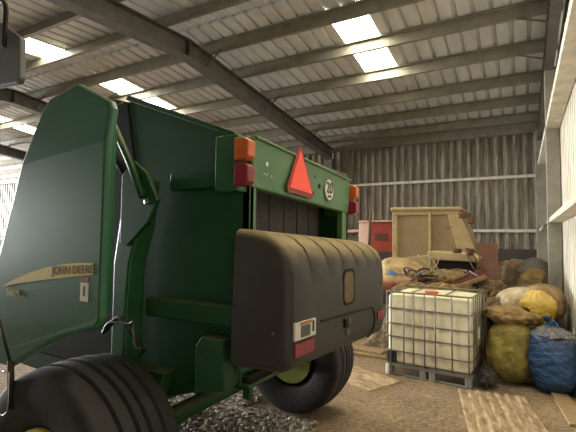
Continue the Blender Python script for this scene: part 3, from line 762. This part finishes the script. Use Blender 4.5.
# big sacks at the right
t = sack('sack', 'tall yellow-green woven sack standing on the floor beside the tank', 'sack', (-.14, 5.74, 0), .25, .25, .77, M['yg'], 3, amp=.07, sag=.28, e=2.3)
t = sack('sack', 'brown sackcloth bag slumped on top of the yellow-green sack', 'sack', (-.14, 5.80, .66), .275, .25, .22, M['hessian2'], 5, rot=(0, .06, .2), amp=.16, e=2.2, lie=True)
t = thing('sack', 'bright blue plastic sack with a gathered grey top, on the floor at the right edge', 'sack', (.275, 5.66, 0), (0, 0, .1))
obj('sack_body', sack_bm(.238, .25, .69, 9, amp=.045, e=3.6, sag=.05), M['bluebag'], t, smooth=True)
def drape(r0, r1, z0, z1, px, py, pleats, seed):
    """gathered cloth falling from the tie (r1, z1) to the rim (r0, z0)"""
    bm = bm_new(); Rr = []; seg = pleats*8
    for i in range(15):
        q = i/14; ring = []
        for k in range(seg):
            a = 2*PI*k/seg; rad = r0+(r1-r0)*q; w_ = .035*math.sin(PI*min(1, q*1.2))*math.sin(a*pleats+1.2*math.sin(a*3+seed))
            z = z0+(z1-z0)*q**1.8 + w_ + .02*noise.noise(Vector((math.cos(a)*2, math.sin(a)*2, q*3+seed)))
            ring.append(bm.verts.new((px*q+math.cos(a)*rad*(1+.05*math.sin(a*5+seed)*(1-q)), py*q+math.sin(a)*rad, z)))
        Rr.append(ring)
    for A, B in zip(Rr, Rr[1:]):
        for k in range(seg): bm.faces.new((A[k], A[(k+1) % seg], B[(k+1) % seg], B[k]))
    bm.faces.new(Rr[-1]); bmesh.ops.recalc_face_normals(bm, faces=bm.faces)
    return bm
obj('gathered_top', drape(.225, .03, .62, .74, -.04, -.07, 11, 2), M['greybag'], t, smooth=True)
obj('gathered_neck', neck_bm(.05, .10, 2), M['bluebag'], t, smooth=True, loc=(-.04, -.07, .725), rot=(.15, -.1, 0))
bm = bm_new(); tube(bm, [(-.04+.035*math.cos(a), -.07+.035*math.sin(a), .742+.008*math.sin(2*a)) for a in [k*PI/8 for k in range(16)]], .010, 6, closed=True)
tube(bm, smoothpath([(-.01, -.10, .74), (.0, -.13, .79), (.03, -.12, .76), (.05, -.13, .72)], 5), .012, 6)
obj('blue_tie', bm, M['bluecloth'], t, smooth=True)
t = sack('sack', 'bright yellow plastic sack lying on its side above the blue sack', 'sack', (.16, 6.12, .62), .20, .24, .44, M['yellowbag'], 11, rot=(0, 0, -.2), amp=.08, lie=True, neck=(.07, .12, M['yellowbag'], (-.06, -.22, .20), (1.5, 0, -.1)), e=2.1)
t = sack('sack', 'cream woven sack with a blue printed end, behind the yellow one', 'sack', (-.0, 6.50, .56), .33, .22, .50, M['cream'], 13, rot=(0, -.12, .1), amp=.06, lie=True, e=2.2)
bm = bm_new(); lathe(bm, [(-.015, .10), (.0, .12), (.02, .125)], (-.295, -.08, .18), 'x', 20); obj('blue_print', bm, M['bluecloth'], t, smooth=True)
t = sack('sack', 'large brown dusty sack leaning on the right wall, largest behind the yellow sack', 'sack', (.235, 6.62, .58), .25, .5, .52, M['hessian2'], 15, amp=.08, lie=True, e=2.2)
t = sack('sack', 'brown dusty sack standing on the floor under the cream one', 'sack', (.05, 6.42, 0), .40, .36, .62, M['hessian'], 17, amp=.05, e=2.6)
t = sack('sack', 'dark brown sack at the right wall behind the blue sack', 'sack', (.36, 5.98, 0), .15, .16, .66, M['hessian'], 18, amp=.05, e=2.6)
t = sack('sack', 'brown sack with a black hole, low in front of the tarpaulin', 'sack', (.0, 7.35, .0), .3, .45, 1.02, M['hessian'], 19, amp=.09, e=2.4)
bm = bm_new(); tube(bm, [(-.16+.05*math.cos(a)*.7, -.43, .82+.06*math.sin(a)) for a in [k*PI/8 for k in range(16)]], .018, 6, closed=True); obj('torn_opening', bm, M['groove'], t, smooth=True)
t = sack('sack', 'rounded tan sack below the grey sack, in front of the corner column', 'sack', (.17, 8.35, .62), .25, .28, .60, M['hessian2'], 21, amp=.07, lie=True, e=2.1)
t = sack('sack', 'grey sack with a blue patch, topmost against the corner column', 'sack', (.12, 9.0, .78), .26, .3, .62, M['greybag'], 23, rot=(0, .25, 0), amp=.06, lie=True, e=2.1)
bm = bm_new(); lathe(bm, [(-.01, .07), (.01, .075)], (.22, -.16, .30), 'x', 16); obj('blue_patch', bm, M['bluecloth'], t)
t = sack('sack', 'brown sack standing on the floor carrying the tan and the grey sack', 'sack', (.1, 8.55, 0), .32, .5, .78, M['hessian'], 24, amp=.05)

# ------------------------------------------------------------------ cream cab behind the tank
CB = thing('machine_cab', 'dust-covered cream machine cab with sloping right side and blank windows', 'machine cab', (-1.55, 8.6, 0))
y0 = 8.2
def cabpart(nm, pts, ya, yb_, m, par=CB, bev=.012):
    bm = bm_new(); prism(bm, pts, 'y', ya, yb_); return part(nm, bm, m, par, bevel=bev)
cabpart('roof', [(-2.25, 2.235), (-2.25, 2.31), (-.95, 2.29), (-.93, 2.22)], y0-.05, y0+1.1, M['cab'], bev=.03)
for ya in (y0, y0+.95):
    cabpart('front_frame' if ya > y0 else 'window_frame', [(-2.22, .5), (-2.22, 2.25), (-2.12, 2.25), (-2.12, .5)], ya, ya+.07, M['cab'])
    cabpart('window_frame', [(-.99, 2.25), (-1.22, 2.25), (-1.03, 1.50), (-.72, 1.50)], ya, ya+.07, M['cab'])
    cabpart('window_frame', [(-1.53, 1.2), (-1.53, 2.25), (-1.48, 2.25), (-1.48, 1.2)], ya-.01, ya+.05, M['cab'])
    cabpart('window_frame', [(-2.2, 2.15), (-2.2, 2.25), (-1.0, 2.25), (-1.0, 2.15)], ya-.006, ya+.064, M['cab'])
    cabpart('lower_panel', [(-2.2, .3), (-2.2, 1.30), (-.75, 1.52), (-.72, .3)], ya+.005, ya+.06, M['cab'])
cabpart('window_pane', [(-2.13, 1.25), (-2.13, 2.17), (-1.52, 2.17), (-1.52, 1.30)], y0+.03, y0+.04, M['cabglass'], bev=0)
cabpart('window_pane', [(-1.49, 1.30), (-1.49, 2.17), (-1.2, 2.17), (-1.02, 1.50)], y0+.03, y0+.04, M['cabglass'], bev=0)
bm = bm_new(); box(bm, -2.22, -2.16, y0+.05, y0+.97, .3, 2.25); part('side_wall', bm, M['cab'], CB)
bm = bm_new(); prism(bm, [(-.99, 2.25), (-1.03, 2.25), (-.76, 1.5), (-.76, .3), (-.72, .3), (-.72, 1.5)], 'y', y0+.05, y0+.97); part('side_wall', bm, M['cab'], CB)
bm = bm_new(); box(bm, -2.2, -.74, y0+.02, y0+1.0, .0, .34); part('base', bm, M['rust'], CB)
bm = bm_new(); box(bm, -1.0, -.80, y0-.02, y0+.1, 2.08, 2.17); box(bm, -.86, -.74, y0-.04, y0+.08, 1.98, 2.12); part('roof_lamp', bm, M['rust'], CB, bevel=.02)
bm = bm_new(); tube(bm, smoothpath([(-1.24, y0-.01, 1.92), (-1.18, y0-.03, 1.90), (-1.12, y0-.02, 1.93)], 4), .01, 6); part('door_handle', bm, M['darkwood'], CB)
# tan shelf / bonnet in front of cab
bm = bm_new(); prism(bm, [(-1.42, 1.42), (-1.40, 1.49), (-.74, 1.46), (-.60, 1.38), (-.62, 1.32), (-1.36, 1.34)], 'y', 7.45, 8.15)
b_ = part('bonnet', bm, M['cab'], CB, bevel=.02); b_['label'] = 'low dusty tan bonnet in front of the windows'
bm = bm_new(); box(bm, -1.3, -.66, 7.52, 8.15, .9, 1.33); part('engine_bay', bm, M['groove'], CB)

# red hopper and neighbours
RB = thing('red_hopper', 'red sheet-metal hopper with a pale left side, left of the cream cab', 'hopper', (-2.7, 8.85, 0))
bm = bm_new(); prism(bm, [(-2.82, 1.42), (-2.80, 2.05), (-2.27, 2.05), (-2.30, 1.42)], 'y', 8.6, 9.2); part('hopper_box', bm, M['redpaint'], RB, bevel=.015)
bm = bm_new(); prism(bm, [(-3.06, 1.42), (-3.04, 2.06), (-2.82, 2.06), (-2.82, 1.42)], 'y', 8.605, 9.2); part('pale_end', bm, M['pinkpaint'], RB, bevel=.015)
bm = bm_new(); box(bm, -2.70, -2.42, 8.59, 8.60, 1.66, 1.80); part('faded_lettering_panel', bm, M['rust'], RB)
bm = bm_new(); box(bm, -3.05, -2.28, 8.56, 9.24, 2.045, 2.075); part('rim', bm, M['pinkpaint'], RB, bevel=.008)
for x in (-3.0, -2.36):
    for y in (8.65, 9.15):
        bm = bm_new(); box(bm, x-.03, x+.03, y-.03, y+.03, 0, 1.45); part('leg', bm, M['rust'], RB)
bm = bm_new(); tube(bm, [(-2.90, 8.45, 0), (-2.80, 8.5, 1.4), (-2.755, 8.52, 2.26)], .028, 8); tag(obj('post', bm, M['darkwood']), 'thin dark wooden post leaning in front of the red hopper', 'post')
GB = thing('pipe_stand', 'small pale metal frame just left of the red hopper', 'frame', (-3.3, 8.85, 0))
bm = bm_new(); tube(bm, smoothpath([(-3.46, 8.8, 0), (-3.46, 8.8, 1.75), (-3.40, 8.8, 1.84), (-3.15, 8.8, 1.86)], 5), .03, 8); part('bent_tube', bm, M['pinkpaint'], GB, smooth=True)
bm = bm_new(); box(bm, -3.38, -3.13, 8.86, 9.0, 0, 1.74); part('grille', bm, M['cage'], GB)
# pink-brown plate
PP = thing('steel_plate', 'flat pinkish brown steel plate standing right of the cab', 'steel plate', (-.55, 8.45, 0))
bm = bm_new(); box(bm, -.74, -.38, 8.44, 8.47, .2, 1.64); part('plate', bm, mat('pink_brown_steel', '9a6e5c', .6, 0, '84604c', 6, .6), PP, bevel=.004)
bm = bm_new(); box(bm, -.72, -.66, 8.40, 8.52, 0, .25); box(bm, -.46, -.40, 8.40, 8.52, 0, .25); part('stand', bm, M['rust'], PP)

# things lying on the heap
t = sack('sack', 'cream dusty sack lying left on the heap beside the rear cover', 'sack', (-1.84, 7.25, .80), .46, .3, .56, M['hessian3'], 31, rot=(0, .30, 0), amp=.08, lie=True, e=2.1)
bm = bm_new(); tube(bm, smoothpath([(-.2, -.32, .30), (.1, -.36, .28), (.35, -.33, .34), (.55, -.3, .42)], 5), [.03]*16, 8); obj('blue_strap', bm, M['bluecloth'], t, smooth=True)
RD = thing('steel_drum', 'brick red dusty drum lying on its side under the cream sack', 'drum', (-1.8, 6.75, .95))
bm = bm_new(); lathe(bm, [(-.50, .001), (-.50, .115), (-.47, .14), (0.0, .145), (.0, .155), (.02, .155), (.02, .145), (.36, .14), (.39, .12), (.39, .001)], (0, 0, 0), 'x', 36); obj('drum_body', bm, M['reddrum'], RD, smooth=True).modifiers.new('es', 'EDGE_SPLIT').split_angle = .8
bm = bm_new(); lathe(bm, [(.0, .05), (.02, .05), (.02, .001)], (.39, 0, 0), 'x', 16); obj('drum_cap', bm, M['rust'], RD)
BS = [((-1.45, 6.55, .70), .30, .2, .24, 'lumpy tan sackcloth roll just behind the tank rim', 41), ((-1.1, 6.6, .72), .3, .2, .22, 'second tan sackcloth roll behind the red lid of the tank', 42),
      ((-1.05, 7.0, .82), .32, .26, .40, 'tan cloth bundle in the middle of the heap under the twine', 43), ((-.42, 6.9, .55), .2, .3, .55, 'brown wrinkled sackcloth hanging over the right end of the heap', 44),
      ((-.22, 6.75, .3), .16, .26, .55, 'folded brown cloth low at the right end of the heap', 45)]
for p, rx, ry, h, lb, sd in BS:
    sack('cloth_bundle', lb, 'cloth bundle', p, rx, ry, h, M['hessian2'] if sd != 44 else M['hessian'], sd, amp=.2, lie=True, e=2.0, rot=(0, .05, random.uniform(-.3, .3)))
# tilted reddish-brown board with pale edge
TB = thing('tilted_board', 'dark red board with a pale edge tilted up to the right on the heap', 'board', (-.82, 6.75, 1.05), (.25, -.42, .15))
bm = bm_new(); box(bm, -.36, .36, -.16, .16, -.02, .02); obj('board', bm, mat('dark_red_board', '5e2420', .5, 0, '4a1d1a', 6, .6), TB, bevel=.006)
bm = bm_new(); box(bm, -.37, .37, -.185, -.16, -.028, .03); obj('pale_edge', bm, M['wood'], TB, bevel=.005)
TB2 = thing('pale_stick', 'pale split wooden stick lying across the heap above the tank', 'stick', (-1.05, 6.62, .98), (0, -.2, -.1))
bm = bm_new(); tube(bm, [(-.22, 0, 0), (0, .01, .015), (.25, 0, 0)], [.012, .025, .01], 7); obj('stick', bm, M['wood'], TB2)
# crumpled sacking and scraps
def crumple(sx, sy, h, seed, n=40):
    bm = bm_new(); G = []
    for j in range(n+1):
        row = []
        for i in range(n+1):
            u, v = i/n*2-1, j/n*2-1
            e = max(0, 1-(u*u+v*v)*.75)**.5 if u*u+v*v < 1.3 else 0
            p = Vector((u*2.2, v*2.2, seed))
            rg = 1-2.2*abs(noise.noise(p)); rg2 = 1-2*abs(noise.noise(p*2.3))
            row.append(bm.verts.new((u*sx*(1+.12*noise.noise(p)), v*sy*(1+.12*noise.noise(p+Vector((9, 0, 0)))), h*(e*.6+.42*rg*e+.16*rg2*e))))
        G.append(row)
    for j in range(n):
        for i in range(n): bm.faces.new((G[j][i], G[j][i+1], G[j+1][i+1], G[j+1][i]))
    return bm
for nm, lb, p, sx, sy, h, m_, sd, rt in (
    ('crumpled_sacking', 'crumpled tan sacking heaped behind the left of the tank rim', (-1.42, 6.45, .82), .32, .2, .20, 'hessian2', 71, (.5, 0, .2)),
    ('crumpled_sacking', 'crumpled tan sacking heaped behind the red lid, right of the other', (-1.0, 6.48, .84), .30, .2, .19, 'hessian2', 72, (.5, .05, -.1)),
    ('crumpled_sacking', 'dark crumpled sacking under the tilted board', (-.75, 6.6, .82), .26, .2, .2, 'hessian', 73, (.5, .2, .3)),
    ('crumpled_sacking', 'brown crumpled sacking trailing down right of the tank', (-.36, 6.55, .74), .16, .25, .26, 'hessian', 74, (.5, .7, .3))):
    tag(obj(nm, crumple(sx, sy, h, sd), M[m_], smooth=True, loc=p, rot=rt), lb, 'sacking')
rs = random.Random(12)
SC = ['short grey slat sticking out left on the heap', 'rusty bar slanting up over the dark hose', 'pale lath lying flat under the twine', 'dark rod pointing right below the bonnet', 'brown stick standing out near the wire coil', 'grey bar low at the right end of the heap', 'thin rusty bar crossing the sacking behind the red lid']
for k, lb in enumerate(SC):
    x = -1.55+.19*k; L_ = rs.uniform(.2, .42); bm = bm_new(); box(bm, -L_/2, L_/2, -.012, .012, -.012, .012)
    tag(obj('scrap_bar', bm, (M['rust'], M['greybag'], M['darkwood'], M['wood'])[k % 4], bevel=.003, loc=(x, 6.55+.1*(k % 3), 1.12+.05*(k % 2)-(.1 if k > 5 else 0)), rot=(rs.uniform(-.4, .4), rs.uniform(-.5, .5), rs.uniform(-.8, .8))), lb, 'bar')
# tangled hoses and twine
def tangle(cx_, cy_, cz_, sx, sy, sz, n, seed):
    rr = random.Random(seed); pts = []
    a = rr.random()*6
    for i in range(n):
        a += rr.uniform(.7, 1.6); q = rr.uniform(.5, 1)
        pts.append((cx_+sx*math.cos(a)*q, cy_+sy*math.sin(a)*q, cz_+sz*math.sin(a*1.3+seed)*q))
    return smoothpath(pts, 6)
TG = [('dark rubber hose tangled at the left of the heap', (-1.45, 6.85, 1.12), (.22, .18, .12), 14, M['brownrope'], .016, 51),
      ('pale twine looped over the middle of the heap', (-1.25, 6.8, 1.28), (.18, .15, .16), 16, M['rope'], .008, 52),
      ('rusty wire coil right of the cab bonnet', (-.68, 7.25, 1.38), (.12, .1, .2), 9, M['rust'], .010, 53),
      ('dark cable bundled below the pale twine', (-1.3, 6.72, 1.05), (.3, .12, .07), 14, M['brownrope'], .012, 54),
      ('pale baling string trailing to the right over the heap', (-.95, 6.72, 1.2), (.32, .12, .05), 12, M['rope'], .006, 55)]
for lb, c_, s_, n_, m_, r_, sd in TG:
    bm = bm_new(); tube(bm, tangle(*c_, *s_, n_, sd), r_, 6); tag(obj('tangled_cord', bm, m_, smooth=True), lb, 'cord')
bits = [('rusty_bracket', 'small rusty bracket on the cab bonnet', 'bracket', (-.95, 7.5, 1.50), (.09, .06, .05)), ('rusty_gear_case', 'rounded rusty casting at the right end of the cab bonnet', 'casting', (-.74, 7.45, 1.49), (.07, .06, .07)),
        ('metal_can', 'dented grey can standing at the right foot of the heap', 'can', (-.24, 6.42, .72), (.09, .06, .08))]
for nm, lb, ct, p, sz in bits:
    bm = bm_new(); bmesh.ops.create_icosphere(bm, subdivisions=3, radius=1)
    for v in bm.verts:
        v.co = Vector((max(-.8, min(.8, v.co.x)), v.co.y, max(-.75, min(.75, v.co.z))))*(1+.25*noise.noise(v.co*2+Vector(p)))
        v.co = Vector((v.co.x*sz[0], v.co.y*sz[1], v.co.z*sz[2]))
    tag(obj(nm, bm, M['rust'] if 'rust' in nm else M['greybag'], loc=p, smooth=True), lb, ct)
TW = thing('old_wheel', 'small dark wheel lying at the right end of the heap', 'wheel', (-.27, 6.62, .64), (1.2, .3, 0))
bm = bm_new(); tube(bm, [(.11*math.cos(a), .11*math.sin(a), 0) for a in [k*PI/14 for k in range(28)]], .035, 10, closed=True); obj('tyre', bm, M['rubber'], TW, smooth=True)
bm = bm_new(); lathe(bm, [(-.02, .08), (.02, .08), (.02, .02), (.03, .001)], (0, 0, 0), 'z', 20); obj('rim', bm, M['rust'], TW)
# dark cloth between tank and sack
bm = sack_bm(.10, .22, .2, 61, amp=.2, e=2.0); tag(obj('dark_rag', bm, mat('dark_rag_cloth', '2b2723', .95, 0, '3a332b', 8, .6, .4), smooth=True, loc=(-.38, 5.45, 0)), 'black rag on the floor between the tank and the yellow-green sack', 'rag')

# ------------------------------------------------------------------ boards on the floor
def slab(name, label, cat, loc, L_, W_, T_, m, rot, corr=0):
    t = thing(name, label, cat, loc, rot) if False else None
    bm = bm_new()
    if corr:
        n = 48; prof = []
        A = []; B = []
        for i in range(n+1):
            x = -W_/2+W_*i/n; z = T_*.5+T_*.5*math.tanh(2*math.sin(i/n*corr*2*PI))
            A.append(bm.verts.new((x, -L_/2, z+.004))); B.append(bm.verts.new((x, L_/2, z+.004)))
        for i in range(n): bm.faces.new((A[i], A[i+1], B[i+1], B[i]))
        o = obj(name, bm, m, loc=loc, rot=rot); s = o.modifiers.new('th', 'SOLIDIFY'); s.thickness = .004
    else:
        box(bm, -W_/2, W_/2, -L_/2, L_/2, 0, T_); o = obj(name, bm, m, bevel=.004, loc=loc, rot=rot)
    return tag(o, label, cat)
slab('ribbed_sheet', 'mottled brown ribbed sheet flat on the floor in front of the tank', 'metal sheet', (-.14, 4.25, 0), 1.9, .66, .014, M['board'], (0, 0, .20), 7)
slab('short_board', 'short brown board on the floor in front of the blue sack', 'board', (.36, 5.22, .0), 1.15, .16, .03, M['wood'], (0, 0, .12))
slab('plywood_sheet', 'pale thin sheet half under the near edge of the tank, left', 'board', (-1.72, 4.95, 0), .75, .55, .012, M['board'], (0, 0, 1.15))
slab('flat_board', 'long flat board behind the far wheel, topmost of two', 'board', (-2.05, 6.05, .045), .62, .22, .03, M['wood'], (0, 0, 1.45))
slab('flat_board', 'long flat board behind the far wheel, under the other one', 'board', (-2.1, 5.98, .0), .95, .3, .04, M['wood'], (0, 0, 1.62))
slab('pale_splinter', 'thin pale lath at the lower right corner of the floor', 'lath', (.44, 4.62, 0), .5, .035, .015, M['straw'], (0, 0, -.35))
slab('thin_lath', 'thin lath on the earth left of the plywood sheet', 'lath', (-1.75, 4.35, 0), .6, .03, .012, M['wood'], (0, 0, 1.2))

# rubble under the baler and straw on the floor
rr = random.Random(3)
bm = bm_new()
def stone(bm, x, y, s):
    base = [Vector(v) for v in ((0, 0, 1), (.9, 0, .2), (.3, .85, .25), (-.75, .5, .2), (-.7, -.55, .25), (.35, -.9, .2), (0, 0, -.5))]
    E_ = Euler((rr.uniform(-.6, .6), rr.uniform(-.6, .6), rr.uniform(0, 6)))
    vs = []
    for b in base:
        b = b*(.7+.6*rr.random()); b.rotate(E_); vs.append(bm.verts.new((x+b.x*s, y+b.y*s, max(0, .25*s+b.z*s*.8))))
    for i in range(5):
        bm.faces.new((vs[0], vs[1+i], vs[1+(i+1) % 5])); bm.faces.new((vs[6], vs[1+(i+1) % 5], vs[1+i]))
for i in range(5200):
    x = rr.uniform(-3.3, -1.45); y = rr.uniform(2.2, 4.3)
    lim = -1.62+.25*noise.noise(Vector((y*2, 3, 0))) - .9*max(0, y-3.6)
    if x > lim or (abs(x+1.95) < .42 and abs(y-3.77) < .25): continue
    if rr.random() > 1.25 - .9*max(0, (y-3.3)): continue
    stone(bm, x, y, rr.choice([.012, .016, .02, .03]))
tag(obj('rubble', bm, M['stone']), 'grey broken rubble spread under the baler', 'rubble', kind='stuff')
bm = bm_new()
for i in range(6500):
    x = rr.uniform(-2.4, .5); y = rr.uniform(3.4, 8.0)
    if noise.noise(Vector((x*1.5, y*1.5, 2))) < -.15+.3*rr.random()-.1: continue
    L_ = rr.uniform(.02, .08); a = rr.uniform(0, PI); w = .003; dz = rr.uniform(.002, .014)
    dx, dy = math.cos(a)*L_/2, math.sin(a)*L_/2; px, py = -math.sin(a)*w, math.cos(a)*w
    bm.faces.new([bm.verts.new(v) for v in ((x-dx-px, y-dy-py, .003), (x+dx-px, y+dy-py, dz), (x+dx+px, y+dy+py, dz+.001), (x-dx+px, y-dy+py, .004))])
tag(obj('loose_straw', bm, M['straw']), 'short straw scattered over the earth floor', 'straw', kind='stuff')

# ------------------------------------------------------------------ light
w = bpy.data.worlds.new('World'); scn.world = w; w.use_nodes = True
bg = w.node_tree.nodes['Background']; bg.inputs[0].default_value = (.86, .93, 1.0, 1); bg.inputs[1].default_value = 1.0
def area(nm, loc, rot, sx, sy, power, col):
    l = bpy.data.lights.new(nm, 'AREA'); l.shape = 'RECTANGLE'; l.size = sx; l.size_y = sy; l.energy = power; l.color = col
    o = bpy.data.objects.new(nm, l); C.objects.link(o); o.location = loc; o.rotation_euler = rot; return o
area('daylight_left_end', (XL-8, 4.2, 3.2), (0, -PI/2, 0), 6.5, 16, 15000, (.95, .98, 1))

# ------------------------------------------------------------------ camera
cd = bpy.data.cameras.new('camera'); cam = bpy.data.objects.new('camera', cd); C.objects.link(cam); scn.camera = cam
cd.sensor_fit = 'HORIZONTAL'; cd.sensor_width = 36; cd.lens = 36*420/576; cd.clip_start = .05
cam.matrix_world = Matrix.Translation((0, 0, H)) @ Matrix(((0.874043, 0.016186, 0.485579), (0.48568, -0.05548, -0.872374), (0.01282, 0.998329, -0.056353))).to_4x4()

vs = scn.view_settings
vs.view_transform = 'Standard'; vs.look = 'None'; vs.gamma = 1; vs.use_curve_mapping = False; vs.exposure = 0.62

# repeats share a group
GR = {'sack': 'filled sacks piled along the right side and the heap', 'cloth_bundle': 'sackcloth bundles on the heap', 'crumpled_sacking': 'crumpled sacking behind the tank',
      'scrap_bar': 'scrap bars sticking out of the heap', 'tangled_cord': 'cords and hoses tangled on the heap', 'flat_board': 'flat boards behind the far wheel'}
for o in C.objects:
    b_ = o.name.split('.')[0]
    if o.parent is None and b_ in GR and 'category' in o: o['group'] = GR[b_]
